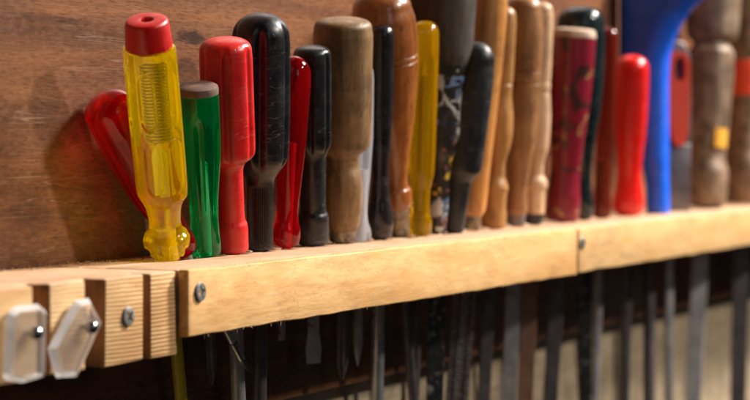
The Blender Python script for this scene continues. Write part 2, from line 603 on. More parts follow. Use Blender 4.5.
def rk(o):
    o.parent = rack
    o.matrix_parent_inverse = Matrix.Translation(-rack.location)
    return o


XJ = at(577.5, 250, 0).x
rk(slab('batten', 0, XJ - 0.0008, 0, 0.006, -BAT_H, 0, 'batten', None, 0.0009, 0.0008, 150))
rk(slab('batten', XJ + 0.0008, X_END, -0.0006, 0.006, -BAT_H + 0.0012, -0.0002, 'batten2', None, 0.0009, 0.0009, 150))
rk(slab('front_rail', 0.0006, X_END, 0.0063, 0.0505, -0.030, -0.0003, 'rail', None, 0.0006, 0.0003, 90))
rk(slab('back_rail', 0.0006, X_END, 0.0655, 0.0896, -0.030, -0.0004, 'rail', None, 0.0006, 0.0003, 60))


def block():
    """the slotted end block: a comb of sawn pine, one piece of wood"""
    ys, ye = BLK_Y, 0.0896
    bx = lambda px, py=320: at(px, py, BLK_Y).x
    cuts = [(bx(33), bx(50), 0.0195), (bx(85.5), bx(105), 0.0185), (bx(143.5), bx(150.5), 0.0175),
            (bx(-45), bx(-25), 0.018)]
    cuts.sort()
    x0, x1 = -0.36, -0.0004
    o = [(x0, ye), (x0, ys)]
    for a, b, d in cuts:
        o += [(a, ys), (a, d), (b, d), (b, ys)]
    o += [(x1, ys), (x1, ye)]
    bm = bmesh.new()
    lo, hi = [], []
    for x, y in o:
        g = 0.0009 * noise.noise(Vector((x * 60, y * 60, 2)))
        h = 0.0012 * noise.noise(Vector((x * 60, y * 60, 9)))
        lo.append(bm.verts.new((x, y + g * (y < 0.02), -0.0430 + h)))
        hi.append(bm.verts.new((x, y - g * (y < 0.02), -0.0006 + 0.4 * h)))
    n = len(o)
    bm.faces.new(lo)
    bm.faces.new(hi[::-1])
    for i in range(n):
        j = (i + 1) % n
        bm.faces.new((lo[j], lo[i], hi[i], hi[j]))
    bmesh.ops.recalc_face_normals(bm, faces=bm.faces)
    bmesh.ops.bevel(bm, geom=[e for e in bm.edges if e.calc_face_angle(0) > 0.8], offset=0.0011, segments=3,
                    profile=0.5, affect='EDGES', clamp_overlap=True)
    me = bpy.data.meshes.new('slotted_block')
    bm.to_mesh(me)
    bm.free()
    me.polygons.foreach_set('use_smooth', [True] * len(me.polygons))
    me.set_sharp_from_angle(angle=math.radians(50))
    me.materials.append(M['block'])
    me.materials.append(M['rail'])
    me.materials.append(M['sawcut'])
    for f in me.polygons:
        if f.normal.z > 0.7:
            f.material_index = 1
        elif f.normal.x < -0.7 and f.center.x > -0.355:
            f.material_index = 2  # left-facing walls only: their shade is in this colour
    ob = bpy.data.objects.new('slotted_block', me)
    COL.objects.link(ob)
    return rk(ob)


block()


def screw_head(px, py, Y, r=0.0052, roll=0.3, mat='screw', tilt=0.0):
    """raised countersunk head with a cross recess, axis along -Y"""
    p = at(px, py, Y)
    segs, rings = 96, 26
    verts, faces = [], []
    for i in range(rings + 1):
        rr = r * i / rings
        for j in range(segs):
            a = 2 * math.pi * j / segs
            x, z = rr * math.cos(a), rr * math.sin(a)
            h = 0.0005 * (1 - (rr / r) ** 2) + 0.0009 * (1 - max(0, rr / r - 0.88) / 0.12)
            u = x * math.cos(roll) + z * math.sin(roll)
            v = -x * math.sin(roll) + z * math.cos(roll)
            arm = 0.62 * r
            ww = 0.19 * r * (1 - 0.40 * min(1, rr / arm))
            if (abs(u) < ww and abs(v) < arm) or (abs(v) < ww and abs(u) < arm) or rr < 0.28 * r:
                h -= 0.0030 * (1 - 0.45 * min(1, rr / arm))
            verts.append((p.x + x, p.y - h + tilt * x, p.z + z))
    for i in range(rings):
        for j in range(segs):
            k = (j + 1) % segs
            faces.append((i * segs + j, i * segs + k, (i + 1) * segs + k, (i + 1) * segs + j))
    base = len(verts)
    for j in range(segs):
        a = 2 * math.pi * j / segs
        verts.append((p.x + 0.55 * r * math.cos(a), p.y + 0.004, p.z + 0.55 * r * math.sin(a)))
    for j in range(segs):
        k = (j + 1) % segs
        faces.append((rings * segs + j, rings * segs + k, base + k, base + j))
    faces.append([base + j for j in range(segs)])
    return rk(mesh_obj('screw', verts, faces, mat, None, 30))


screw_head(200, 292, -0.0006, 0.0052, 0.35)
screw_head(128, 316.5, BLK_Y - 0.0006, 0.0050, 0.8)
screw_head(582.5, 243, -0.0012, 0.0045, 0.5)


def latch(outline, spx, yback, thick):
    """clear acrylic turn button with a bevelled rim, held by a round-headed screw"""
    pts = [at(x, y, yback - thick) for x, y in outline]
    o = prism('turn_button', [(p.x, p.z) for p in pts], thick, 'latch', None,
              lambda u, v, t: Vector((u, yback - thick + t, v)), 0.0030, 1, 20)
    o.data.materials.append(M['latch_rim'])
    for f in o.data.polygons:
        f.material_index = 0 if abs(f.normal.y) > 0.98 else 1
    rk(o)
    c = at(spx[0], spx[1], yback - thick - 0.002)
    r = 0.0032
    zr = [(-0.010, 0.0011), (-0.0012, 0.0011)] + [
        (r * math.sin(a) + 0.0006, r * math.cos(a)) for a in [math.radians(x) for x in range(-50, 91, 10)]]
    s = lathe('screw', [(z, max(q, 1e-5)) for z, q in zr], 'ball', None, 32)
    s.parent = o
    s.rotation_euler = (math.pi / 2, 0, 0)
    s.location = (c.x, c.y, c.z)
    tag(s, 'round polished screw head')
    s.matrix_parent_inverse = Matrix.Identity(4)
    return o


latch([(12, 313), (20, 306), (42, 304), (50, 311), (48, 377), (27, 383), (9, 380)], (35, 333), 0.0058, 0.0050)
latch([(79, 301), (93, 298), (106, 322), (81, 377), (61, 378), (53, 348)], (90.5, 327), 0.0056, 0.0052)


# ------------------------------------------------------------------ tools
ROW = 0.058
TOOLS = []


def flutes(n, depth, z0, z1, fade=0.004, power=1.0, ph=0.0, fade_top=None):
    ft = fade_top or fade

    def f(a, z):
        m = min(1, max(0, (z - z0) / fade)) * min(1, max(0, (z1 - z) / ft))
        m = m * m * (3 - 2 * m)
        c = max(0.0, math.cos(n * a + ph)) ** power
        return 1 - depth * m * c
    return f


class Tool:
    def __init__(s, name, base, top, label, cat, group, yb=ROW, yt=None, roll=0.0, lift=0.0, rbase=10, tip=12.0):
        s.base, s.top = base, top
        B = at(base[0], base[1], yb)
        T = at(top[0], top[1], yb if yt is None else yt)
        # the tools slump along the slot, towards the near end of the rack
        T = T + (CAM - T).normalized() * (T - B).length * math.tan(math.radians(tip))
        ax = T - B
        # stand the handle on the rack top, its tilted foot just clear of the wood
        B.z = 0.0003 + lift
        lean = math.atan2(math.hypot(ax.x, ax.y), ax.z)
        s.k = depth(B) / FPX                      # metres per photo pixel at the tool
        B.z += 0.5 * math.sin(lean) * rbase * s.k
        ax = T - B
        s.L = ax.length
        s.B = B
        q = ax.to_track_quat('Z', 'Y')
        # the roll counts from the direction that faces the camera
        loc = (q.inverted() @ (CAM - B))
        a0 = math.atan2(loc.y, loc.x)
        s.face = a0
        TOOLS.append((B.copy(), ax.normalized()))
        s.root = empty(name, B, q)
        s.roll = roll
        tag(s.root, label, cat, group)

    def z(s, y):
        return (s.base[1] - y) / (s.base[1] - s.top[1]) * s.L

    def body(s, prof, mats, dome=0, segs=64, shape=None, n=70, square=2.0, wob=0.0, foot=2):
        """prof: (photo y, half width px) from the foot up; mats: [(name, material, y where it ends)]"""
        zs = [s.z(y) for y, _ in prof]
        rs = [h * s.k for _, h in prof]
        zq = np.unique(np.concatenate([np.linspace(zs[0], zs[-1], n), zs]))
        rq = pchip(zs, rs, zq)
        zr = list(zip(zq.tolist(), rq.tolist()))
        if foot:
            f = foot * s.k
            zr = [(zr[0][0], zr[0][1] - f), (zr[0][0] + 0.3 * f, zr[0][1] - 0.3 * f)] + [(max(z, zr[0][0] + f) if i == 0 else z, r) for i, (z, r) in enumerate(zr)]
            zr = [zr[0], zr[1]] + [p for p in zr[2:] if p[0] >= zr[0][0] + f]
        if dome:
            z0, r0 = zr[-1]
            h = dome * s.k
            for i in range(1, 15):
                t = math.pi / 2 * i / 14
                c = max(0.0, math.cos(t)) ** (2 / square)
                zr.append((z0 + h * math.sin(t) ** (2 / square), max(r0 * c, 0.00002)))
        s.zr = zr
        lo = -1
        out = []
        for i, (nm, mat, y_end) in enumerate(mats):
            hi = s.z(y_end) if y_end is not None else 9
            seg = [p for p in zr if lo - 1e-9 <= p[0] <= hi + 1e-9]
            if i < len(mats) - 1:
                if seg[-1][0] < hi - 1e-6:
                    seg.append((hi, float(np.interp(hi, [p[0] for p in zr], [p[1] for p in zr]))))
            if i and seg[0][0] > lo + 1e-6:
                seg.insert(0, (lo, float(np.interp(lo, [p[0] for p in zr], [p[1] for p in zr]))))
            sh = (lambda a, z: shape(a - s.face - s.roll, z)) if shape else None
            o = lathe(nm, seg, mat, s.root, segs, sh, 35, wob, s.base[0] * 0.13)
            out.append(o)
            lo = hi
        s.handle = out[0]
        return out

    def rod(s, w, tip_y, mat, up=0.0, tip='flat', name='shank', taper=1.0, segs=24, parent=None):
        """round shank below the handle down to photo y = tip_y; up = how far it runs on inside a clear handle"""
        zt = s.z(tip_y)
        r = w / 2 * s.k
        zr = []
        if tip == 'point':
            zr += [(zt, 0.0002), (zt + 3 * r, r * taper * 0.8), (zt + 5 * r, r * taper)]
        elif tip == 'cross':
            zr += [(zt, r * 0.25), (zt + 0.8 * r, r * 0.45), (zt + 3.0 * r, r * taper)]
        else:
            zr += [(zt, r * taper * 0.9), (zt + 0.3 * r, r * taper)]
        if up == -1:
            zr += [(zt + 9 * r, r * taper)]
        else:
            zr += [(-0.002, r), (max(up * s.L, -0.0005), r)]
        sh = None
        if tip == 'cross':
            zc = zt + 3.2 * r
            sh = lambda a, z: 1 - (0.45 * max(0.0, math.cos(4 * a)) if z < zc else 0)
            zr[2:2] = [(zt + 1.8 * r, r * 0.75)]
        return lathe(name, zr, mat, s.root, segs, sh, 40)

    def blade(s, w, t, tip_y, mat, shape='flat', turn=0.0, name='blade', up=-0.004):
        """flat blade (w x t photo px) from the foot to tip_y, broad side turned to the camera + turn"""
        zt, z0 = s.z(tip_y), up
        hw, ht = w / 2 * s.k, t / 2 * s.k
        rings = []
        if shape == 'chisel':
            rings = [(zt, hw, ht * 0.15), (zt + 0.009, hw, ht), (z0, hw, ht)]
        elif shape == 'driver':
            rings = [(zt, hw * 0.95, ht * 0.25), (zt + 0.010, hw * 1.1, ht * 0.7), (zt + 0.020, hw * 0.8, ht), (z0, hw * 0.8, ht)]
        elif shape == 'taper':
            rings = [(zt, hw * 0.75, ht), (z0 * 0.3 + zt * 0.7, hw, ht), (z0, hw, ht)]
        else:
            rings = [(zt, hw, ht), (z0, hw, ht)]
        a = s.face + turn
        u = Vector((-math.sin(a), math.cos(a), 0))
        v = Vector((math.cos(a), math.sin(a), 0))
        verts, faces = [], []
        for z, p, q in rings:
            c = min(p, q) * 0.25
            for x, y in ((p, q - c), (p - c, q), (-p + c, q), (-p, q - c), (-p, -q + c), (-p + c, -q), (p - c, -q), (p, -q + c)):
                verts.append(u * x + v * y + Vector((0, 0, z)))
        for i in range(len(rings) - 1):
            for j in range(8):
                k = (j + 1) % 8
                faces.append((i * 8 + j, i * 8 + k, i * 8 + 8 + k, i * 8 + 8 + j))
        faces.append(list(range(8)))
        m = (len(rings) - 1) * 8
        faces.append([m + j for j in range(8)])
        return mesh_obj(name, verts, faces, mat, s.root, 30)


SD = 'screwdrivers standing in the rack'
TW = 'wooden handled tools standing in the rack'

# 1 ruby handle leaning back against the wall
t = Tool('screwdriver', (186, 250), (98, 88),
         'screwdriver with translucent ruby red handle leaning back against the wall behind the yellow one', 'screwdriver', SD,
         yb=0.0625, yt=0.0755, rbase=9, tip=0)
t.body([(250, 9), (246, 14), (238, 16), (230, 14.5), (216, 15.5), (196, 21), (170, 25), (130, 26), (108, 25)],
       [('handle', 'ruby', None)], dome=17)
t.rod(8.5, 362, 'chrome', up=0.45)
t.rod(8.7, 374, 'dark', up=-1, tip='cross', name='tip')

# 2 yellow mains tester with a red cap
t = Tool('screwdriver', (168, 258.5), (146.5, 20),
         'voltage tester screwdriver with clear yellow handle and red cap', 'screwdriver', SD, rbase=18, tip=17)
hexa = lambda a, z: (1 - 0.055 * (0.5 - 0.5 * math.cos(6 * a))) if t.z(200) < z < t.z(54) else 1.0


def yellow_shape(a, z, T=t):
    m = min(1, max(0, (z - T.z(205)) / 0.006)) * min(1, max(0, (T.z(44) - z) / 0.001))
    u = (a + 0.28 + math.pi / 6) % (math.pi / 3) - math.pi / 6
    hexr = math.cos(math.pi / 6) / math.cos(u) * 1.07
    k = 1 + m * (min(1.0, hexr) - 1)
    for y0, y1 in ((122, 62), (188, 130)):
        za, zb = T.z(y0), T.z(y1)
        if za < z < zb:
            e = min(1, (z - za) / 0.002, (zb - z) / 0.002)
            wv = 0.34 * math.sqrt(max(0.0, min(1, (z - za) / 0.006, (zb - z) / 0.006)))
            if abs(u) < wv:
                k -= 0.065 * e * min(1, (wv - abs(u)) / 0.07)
    # four grooves in the waist, lugs on the foot
    mw = min(1, max(0, (z - T.z(240)) / 0.004)) * min(1, max(0, (T.z(196) - z) / 0.004))
    k -= 0.12 * mw * max(0, math.cos(4 * a)) ** 2
    mf = min(1, max(0, (T.z(238) - z) / 0.002))
    k -= 0.15 * mf * min(1, max(0, (math.cos(6 * a + 0.6) - 0.1) / 0.25))
    return k


t.body([(258.5, 17), (252, 18), (250, 19), (247, 22.5), (241, 23.5), (236, 22), (232, 18), (222, 16.5), (208, 18), (200, 21),
        (194, 25), (180, 25.8), (120, 26), (60, 25.8), (46, 25.2), (45, 23)],
       [('handle', 'yellow', None)], segs=240, shape=yellow_shape, n=150)
zc = t.z(47)
r = 22.6 * t.k
ztop = t.z(19)
H = ztop - zc
lathe('cap', [(zc, r * 0.96), (zc + 0.0004, r * 1.0), (zc + 0.18 * H, r), (zc + 0.24 * H, r * 0.985), (zc + 0.78 * H, r * 0.935),
              (zc + 0.91 * H, r * 0.90), (zc + 0.97 * H, r * 0.83), (zc + H, r * 0.70), (zc + H * 0.985, r * 0.32),
              (zc + H * 0.96, r * 0.27), (zc + H * 0.70, r * 0.25)], 'redcap', t.root, 72,
      lambda a, z: 1 - (0.018 if math.cos(24 * a) > 0.2 and z < zc + 0.22 * H else 0), 30)
lathe('contact', [(zc + H * 0.705, r * 0.20), (zc + H * 0.80, r * 0.20), (zc + H * 0.83, r * 0.12)], 'bore', t.root, 24)
# coil spring and resistor in the bore of the handle
sv, sf = [], []
turns, N, R0, rw = 24, 24 * 20, 8.5 * t.k, 0.9 * t.k
za, zb = t.z(138), t.z(60)
for i in range(N + 1):
    a = 2 * math.pi * turns * i / N
    c = Vector((R0 * math.cos(a), R0 * math.sin(a), za + (zb - za) * i / N))
    er = Vector((math.cos(a), math.sin(a), 0))
    for j in range(6):
        b = 2 * math.pi * j / 6
        sv.append(c + er * rw * math.cos(b) + Vector((0, 0, rw * math.sin(b))))
for i in range(N):
    for j in range(6):
        k = (j + 1) % 6
        sf.append((i * 6 + j, i * 6 + k, i * 6 + 6 + k, i * 6 + 6 + j))
sp = mesh_obj('spring', sv, sf, 'dark', t.root, 60)
lathe('glow_lamp', [(t.z(192), 5 * t.k), (t.z(150), 5 * t.k), (t.z(143), 2 * t.k)], 'clear', t.root, 20)
t.rod(13, 470, 'yellowsleeve', up=0.12, name='shank')

# 3 green
t = Tool('screwdriver', (206, 257), (198, 84),
         'screwdriver with translucent green handle and dull brown flat end', 'screwdriver', SD, rbase=15)
t.body([(257, 15), (250, 15.5), (236, 14.5), (218, 14), (200, 15), (175, 17.5), (160, 19), (140, 19.8), (110, 20), (97, 20), (94, 19.6)],
       [('handle', 'green', None)], segs=96, n=60,
       shape=flutes(6, 0.17, t.z(225), t.z(112), 0.012, 1.3, 0.5))
z0 = t.z(94)
lathe('end_cap', [(z0, 18.0 * t.k), (z0 + 0.0003, 19.8 * t.k), (t.z(89), 20 * t.k), (t.z(86.5), 19.3 * t.k), (t.z(85), 17 * t.k), (t.z(84.2), 8 * t.k)],
      'rustcap', t.root, 64, None, 35, 0.02, 3)
t.rod(13, 398, 'dark', tip='cross')
lathe('tang', [(0.0004, 4 * t.k), (0.55 * t.L, 4 * t.k), (0.58 * t.L, 1 * t.k)], 'steel', t.root, 20)

# 4 opaque red
t = Tool('screwdriver', (233, 254), (225, 37),
         'screwdriver with opaque bright red fluted handle and narrow collared neck', 'screwdriver', SD, rbase=15)
t.body([(254, 15), (250, 15.8), (232, 15.8), (226, 15.2), (221, 13.2), (214, 12.8), (172, 12.8), (164, 15), (158, 22), (154, 25), (148, 25.8),
        (120, 26), (60, 26), (52, 25.6)],
       [('handle', 'red', None)], dome=14, segs=128, square=2.7, n=90,
       shape=flutes(6, 0.10, t.z(162), t.z(39), 0.006, 2.5, 0.2, 0.010))
t.rod(14.9, 470, 'steel')

# 5 big black with ribbed neck
t = Tool('screwdriver', (260, 250.5), (261, 13),
         'screwdriver with tall black scooped handle and finely ribbed neck', 'screwdriver', SD, rbase=13)
fl = flutes(5, 0.17, t.z(172), t.z(17), 0.010, 2.0, 0.25, 0.012)
rib = flutes(44, 0.06, t.z(249), t.z(182), 0.002, 1.0)
t.body([(250.5, 13), (246, 13.2), (190, 13.2), (180, 14), (172, 18), (164, 24), (156, 27.5), (140, 28.5), (90, 29), (46, 28.8), (38, 28.2)],
       [('handle', 'black', None)], dome=25, segs=264, square=2.2, n=90, shape=lambda a, z: fl(a, z) * rib(a, z))
t.rod(14.9, 470, 'dark')

# 6 red translucent, pear end
t = Tool('screwdriver', (285.5, 249.5), (295, 55),
         'slender translucent red screwdriver handle with rounded bulb foot between two black handles', 'screwdriver', SD, rbase=9)
t.body([(249.5, 9), (246, 12.5), (238, 14.5), (230, 14), (222, 11.5), (212, 11), (195, 12), (150, 15), (110, 16.5), (85, 17), (76, 16.8)],
       [('handle', 'ruby2', None)], dome=20, n=60)
t.rod(8.1, 345, 'steel', up=0.55)

# 7 black with collar
t = Tool('screwdriver', (313, 246.5), (312, 46),
         'black fluted screwdriver handle with raised collar beside the weathered wooden handle', 'screwdriver', SD, rbase=15)
t.body([(246.5, 15.2), (242, 16), (222, 16), (216, 15.2), (213, 13.4), (208, 13), (160, 13), (152, 15), (147, 17.5), (142, 18.6),
        (100, 18.8), (62, 18.8), (56, 18.4)],
       [('handle', 'black', None)], dome=10, segs=128, square=2.8, n=90,
       shape=flutes(6, 0.12, t.z(155), t.z(50), 0.006, 2.2, 0.6, 0.006))
t.blade(14.9, 3.0, 373, 'steel', 'driver', 0.2)

# 8 weathered wood
t = Tool('screwdriver', (342.5, 243), (343, 18),
         'thick weathered greyish brown wooden handle with flat chamfered top', 'screwdriver', TW, rbase=14)
t.body([(243, 13.5), (232, 14.5), (226, 17), (210, 19), (190, 20), (174, 18.6), (164, 16), (157, 16), (153, 18), (149, 23), (144, 26.6), (132, 28.2), (115, 28.8),
        (80, 29.3), (36, 29.3), (30, 28.6)],
       [('ferrule', 'brass', 231), ('handle', 'w_grey', None)], dome=12, segs=72, square=3.2, n=90, wob=0.02)
t.rod(14.9, 389, 'dark', tip='cross')

# 9 clear
t = Tool('screwdriver', (359, 243), (361, 60),
         'clear colourless plastic screwdriver handle half hidden by the weathered wooden handle', 'screwdriver', SD, rbase=11)
t.body([(243, 11), (239, 12.5), (233, 11.8), (224, 9), (212, 8), (196, 9), (170, 11), (130, 13), (84, 13), (74, 12.6)],
       [('handle', 'clear', None)], dome=13, segs=96, shape=flutes(6, 0.1, t.z(190), t.z(66), 0.01, 1.5))
t.rod(10.3, 376, 'steel', up=0.4, tip='point')

# 10 black lacquered
t = Tool('screwdriver', (379.5, 238), (382.5, 25),
         'narrow glossy black handle standing between clear plastic and brown wood', 'screwdriver', SD, rbase=11)
t.body([(238, 10.5), (234, 12.5), (224, 13.8), (212, 12.6), (196, 9.6), (168, 8.2), (135, 10), (90, 11.8), (44, 11.8), (36, 11.5)],
       [('handle', 'black2', None)], dome=11, segs=64, square=2.4)
t.rod(12.7, 470, 'chrome')

# 11 brown varnished with rings
t = Tool('wood_chisel', (400, 236), (380, -12),
         'large varnished reddish brown turned handle with two scribed rings', 'chisel', TW, yb=0.0605, yt=0.0645, rbase=10, tip=8)
t.body([(236, 9.5), (226, 10.5), (210, 11.5), (206, 14), (198, 15), (190, 15), (186, 12.5), (180, 12), (150, 17), (120, 23), (90, 28),
        (62, 31.5), (61, 31.6), (60, 30.4), (59, 31.7), (55, 31.8), (54, 30.6), (53, 31.9), (40, 32.5), (20, 32), (8, 29)],
       [('ferrule', 'brass', 207), ('handle', 'w_brown', None)], dome=20, segs=72, n=120)
t.rod(10.3, 470, 'dark')

# 12 amber
t = Tool('screwdriver', (419.5, 235), (425.5, 21),
         'screwdriver with clear amber yellow handle beside the brown turned handle', 'screwdriver', SD, rbase=11)
t.body([(235, 11), (230, 12.2), (222, 12.2), (216, 10.5), (208, 9.2), (190, 9.5), (180, 11.5), (170, 13.2), (140, 13.8), (50, 14), (36, 13.6)],
       [('handle', 'amber', None)], dome=15, segs=96, square=2.4, shape=flutes(6, 0.09, t.z(178), t.z(50), 0.01, 1.6, 0.3))
t.rod(9.2, 470, 'dark', up=0.75)

# 13 grimy dark wood, splashed with paint
t = Tool('wood_chisel', (438, 234), (444, -45),
         'thick grimy dark wooden handle with white and yellow paint splashes', 'chisel', TW, yb=0.059, yt=0.063, rbase=9, tip=8)
t.body([(234, 8), (222, 9), (205, 10), (190, 10.5), (172, 11), (160, 13), (150, 17), (130, 20), (105, 20.5), (80, 23), (66, 26), (55, 29), (30, 31.5), (0, 33), (-30, 32)],
       [('splashed_shank', 'splash', 64), ('handle', 'w_dark', None)], dome=10, segs=72, n=100, wob=0.03, square=3)
t.blade(17.3, 4, 470, 'splashblade', 'taper', 0.1)

# 14 black, slanting, notched
t = Tool('screwdriver', (451, 232), (479, 44),
         'slanting black rubbery handle with rounded tip in front of honey coloured wood', 'screwdriver', SD, yb=0.0555, yt=0.036, rbase=11, tip=4)
t.body([(232, 12), (228, 13), (188, 13), (181, 13.4), (175, 17), (169, 20.4), (160, 21), (110, 20.6), (76, 19.4), (62, 18)],
       [('handle', 'black3', None)], dome=20, segs=64, square=2.1,
       shape=lambda a, z: 1 - 0.14 * max(0, math.cos(a + 0.2)) ** 3)
t.rod(6.9, 372, 'steel')

# 15 honey wood
t = Tool('wood_rasp', (471, 229.5), (492, -20),
         'honey coloured smooth wooden rasp handle behind the slanting black one', 'rasp', TW, rbase=9)
t.body([(229.5, 8.5), (216, 9.5), (210, 12.5), (195, 13.5), (170, 14), (140, 15), (100, 16.5), (60, 17.5), (20, 18), (0, 17)],
       [('ferrule', 'brass', 215), ('handle', 'w_orange', None)], dome=14, segs=56)
t.blade(23.0, 6, 480, 'file', 'flat', 0.0)

# 16 tan turned
t = Tool('wood_chisel', (493, 227), (505, 6),
         'tan turned wooden handle with swelling waist and flared foot', 'chisel', TW, rbase=12)
t.body([(227, 12), (215, 12.5), (205, 11.6), (192, 11.8), (187, 13.2), (183, 12.0), (174, 8.6), (162, 8.8), (146, 12.6), (130, 14.6), (115, 14.2), (92, 11.4),
        (84, 11.6), (83, 10.8), (82, 11.6), (60, 12.2), (24, 12), (16, 11.4)],
       [('handle', 'w_tan', None)], dome=10, segs=56, n=110)
t.blade(12.7, 5, 470, 'dark', 'flat', 0.2)

# 17 worn beech with rings
t = Tool('wood_chisel', (516, 224), (525.5, -6),
         'worn beech handle with two rings and a domed top beside paler handle', 'chisel', TW, rbase=9)
t.body([(224, 8.5), (212, 9.5), (207, 11), (200, 10.6), (188, 9.6), (164, 12.6), (130, 17), (100, 18.2), (82, 18.4), (81, 17.2), (80, 18.5),
        (70, 18.7), (69, 17.4), (68, 18.8), (40, 19.2), (16, 18.5), (8, 17.5)],
       [('ferrule', 'dark', 213), ('handle', 'w_mid', None)], dome=13, segs=64, n=110)
t.blade(14.9, 4, 470, 'steel', 'flat', 0.15)

# 18 pale beech
t = Tool('wood_chisel', (533, 223), (543, 2),
         'pale turned beech handle with narrow ridged neck and black ferrule', 'chisel', TW, rbase=10)
t.body([(223, 9.5), (213, 10.5), (212, 10.8), (200, 11), (190, 10.8), (184, 12.6), (180, 12), (172, 8.2), (162, 8.4), (145, 12), (122, 13), (94, 11.2),
        (90, 10.4), (88, 11.2), (82, 11.0), (80, 10.3), (78, 11), (50, 11.2), (16, 10.8), (10, 10)],
       [('ferrule', 'black3', 212), ('handle', 'w_pale', None)], dome=8, segs=56, n=120)
t.blade(16.1, 4, 470, 'rust', 'flat', 0.1)

# 19 chipped maroon
t = Tool('wood_chisel', (562, 222), (575, 28),
         'maroon painted wooden handle, paint chipped, with pale bare top', 'chisel', TW, rbase=16)
t.body([(222, 16), (214, 17), (200, 17), (186, 15.4), (170, 14.8), (150, 16), (120, 18.5), (80, 20.8), (44, 21.6), (36, 21.6), (32, 20.8)],
       [('handle', 'maroon', 37), ('top', 'bareend', None)], dome=4, segs=64, wob=0.02, square=3)
t.blade(14.9, 5, 470, 'dark', 'flat', 0.1)

# 20 dark teal
t = Tool('screwdriver', (583, 220), (580, 6),
         'glossy dark teal handle rising behind the chipped maroon one', 'screwdriver', SD, yb=0.0575, yt=0.0645, rbase=9)
t.body([(220, 9), (214, 10.5), (204, 11), (192, 9.6), (178, 8.6), (150, 12), (110, 19), (70, 23), (34, 24), (26, 23.4)],
       [('handle', 'teal', None)], dome=20, segs=64, square=2.6)
t.blade(13.9, 5, 470, 'splashblade', 'flat', 0.1)

# 21 garnet slim
t = Tool('screwdriver', (601, 218), (609, 24),
         'slim brownish garnet red handle beside the bright red bulbous one', 'screwdriver', SD, rbase=8)
t.body([(218, 9), (212, 10.6), (200, 9.8), (186, 8), (160, 8), (120, 9.4), (60, 10.2), (36, 9.8)],
       [('handle', 'garnet', None)], dome=9, segs=48)
t.rod(10.3, 470, 'steel', up=0.3)

# 22 bright red
t = Tool('screwdriver', (628, 214.5), (632, 55),
         'smooth bright red bulbous handle in front of the blue grip', 'screwdriver', SD, rbase=13)
t.body([(214.5, 13), (210, 15), (202, 15.5), (190, 13.6), (174, 12), (158, 13), (130, 15.6), (95, 17), (76, 17.2), (70, 17)],
       [('handle', 'red2', None)], dome=15, segs=56, square=2.3)
t.rod(12.7, 470, 'dark')


def at_x(px, py, X):
    """point of the plane x = X seen at photo pixel (px, py)"""
    d = ray(px, py)
    return CAM + d * ((X - CAM.x) / d.x)


# 23 blue pistol-shaped grip, its flat side square to the wall
XB = at(658, 212, 0.050).x
levels = [(213, 648, 668), (210, 647, 669), (190, 646.5, 668.5), (170, 644, 668), (150, 636, 668), (130, 627, 668), (110, 622, 668), (85, 621, 668),
          (62, 620.5, 669), (50, 620.5, 671), (40, 620.5, 674.5), (28, 620.5, 680), (16, 620.5, 688), (6, 620.5, 698), (-2, 620.5, 707), (-10, 620.5, 712),
          (-25, 622, 716), (-32, 628, 712), (-36, 645, 700)]
z_foot = at_x(658, 213, XB).z - 0.0004
root = empty('saw_handle', (XB, 0.05, 0))
tag(root, 'bright blue plastic forked grip towering behind the smooth red handle', 'tool handle')
ly = [v[0] for v in levels][::-1]
yq = np.linspace(213, -36, 60)
xl = pchip(ly, [v[1] for v in levels][::-1], yq)
xr = pchip(ly, [v[2] for v in levels][::-1], yq)
vs, fc, NS = [], [], 40
for y, a, b in zip(yq, xl, xr):
    pa, pb = at_x(a, y, XB), at_x(b, y, XB)
    ya, yb_ = min(pa.y, 0.0885), pb.y
    c, h = (ya + yb_) / 2, abs(ya - yb_) / 2
    tk = min(h * 1.05, 0.0115 + 0.18 * h)
    for j in range(NS):
        q_ = 2 * math.pi * j / NS
        cx, sx = math.cos(q_), math.sin(q_)
        vs.append((math.copysign(abs(cx) ** 0.85, cx) * tk, c - 0.05 + math.copysign(abs(sx) ** 0.85, sx) * h, pa.z - z_foot))
nl = len(yq)
for i in range(nl - 1):
    for j in range(NS):
        m_ = (j + 1) % NS
        fc.append((i * NS + j, i * NS + m_, (i + 1) * NS + m_, (i + 1) * NS + j))
fc += [list(range(NS)), [(nl - 1) * NS + j for j in range(NS)]]
mesh_obj('grip', vs, fc, 'blue', root, 50)
k = depth(Vector((XB, 0.05, 0))) / FPX
lathe('shank', [(-0.20, 6 * k), (0.0003, 6 * k)], 'dark', root, 20).location = (0, 0.008, 0)
TOOLS.append((Vector((XB, 0.058, 0)), Vector((0, 0, 1))))

# 24 orange red scraper with a hanging hole
XS = XB + 0.055
outer = [(669, 140), (668, 100), (668, 62)] + [(677.5 + 9.5 * math.cos(a), 62 - 11 * math.sin(a)) for a in [math.radians(d) for d in range(160, 19, -20)]] + \
        [(687, 62), (687, 100), (685, 135)] + [(677 + 8 * math.cos(a), 137 + 8 * math.sin(a)) for a in [math.radians(d) for d in (20, 55, 90, 125, 160)]]
inner = [(673, 80), (672, 66), (675, 58), (679, 58), (682, 66), (682, 80)]
th = 0.012
root = empty('scraper', (XS, 0.05, 0))
tag(root, 'orange red plastic handle with a slotted hanging hole beside the blue grip', 'scraper')
N = 32
ov, iv, fc = [], [], []
for i in range(N):
    a = 2 * math.pi * i / N
    ca, sa = math.cos(a), math.sin(a)
    sg = lambda v, e: math.copysign(abs(v) ** e, v)
    ov.append((678 + 10.5 * sg(ca, 0.7), (66 - 14 * sg(sa, 0.9)) if sa >= 0 else (66 + 80 * sg(-sa, 0.55))))
    iv.append((678.5 + 5.6 * sg(ca, 0.7), 69 - 12 * sg(sa, 0.8)))
vs = []
for w_ in (-th / 2, th / 2):
    for loop in (ov, iv):
        for x, y in loop:
            p = at_x(x, y, XS)
            vs.append((w_, p.y - 0.05, p.z))
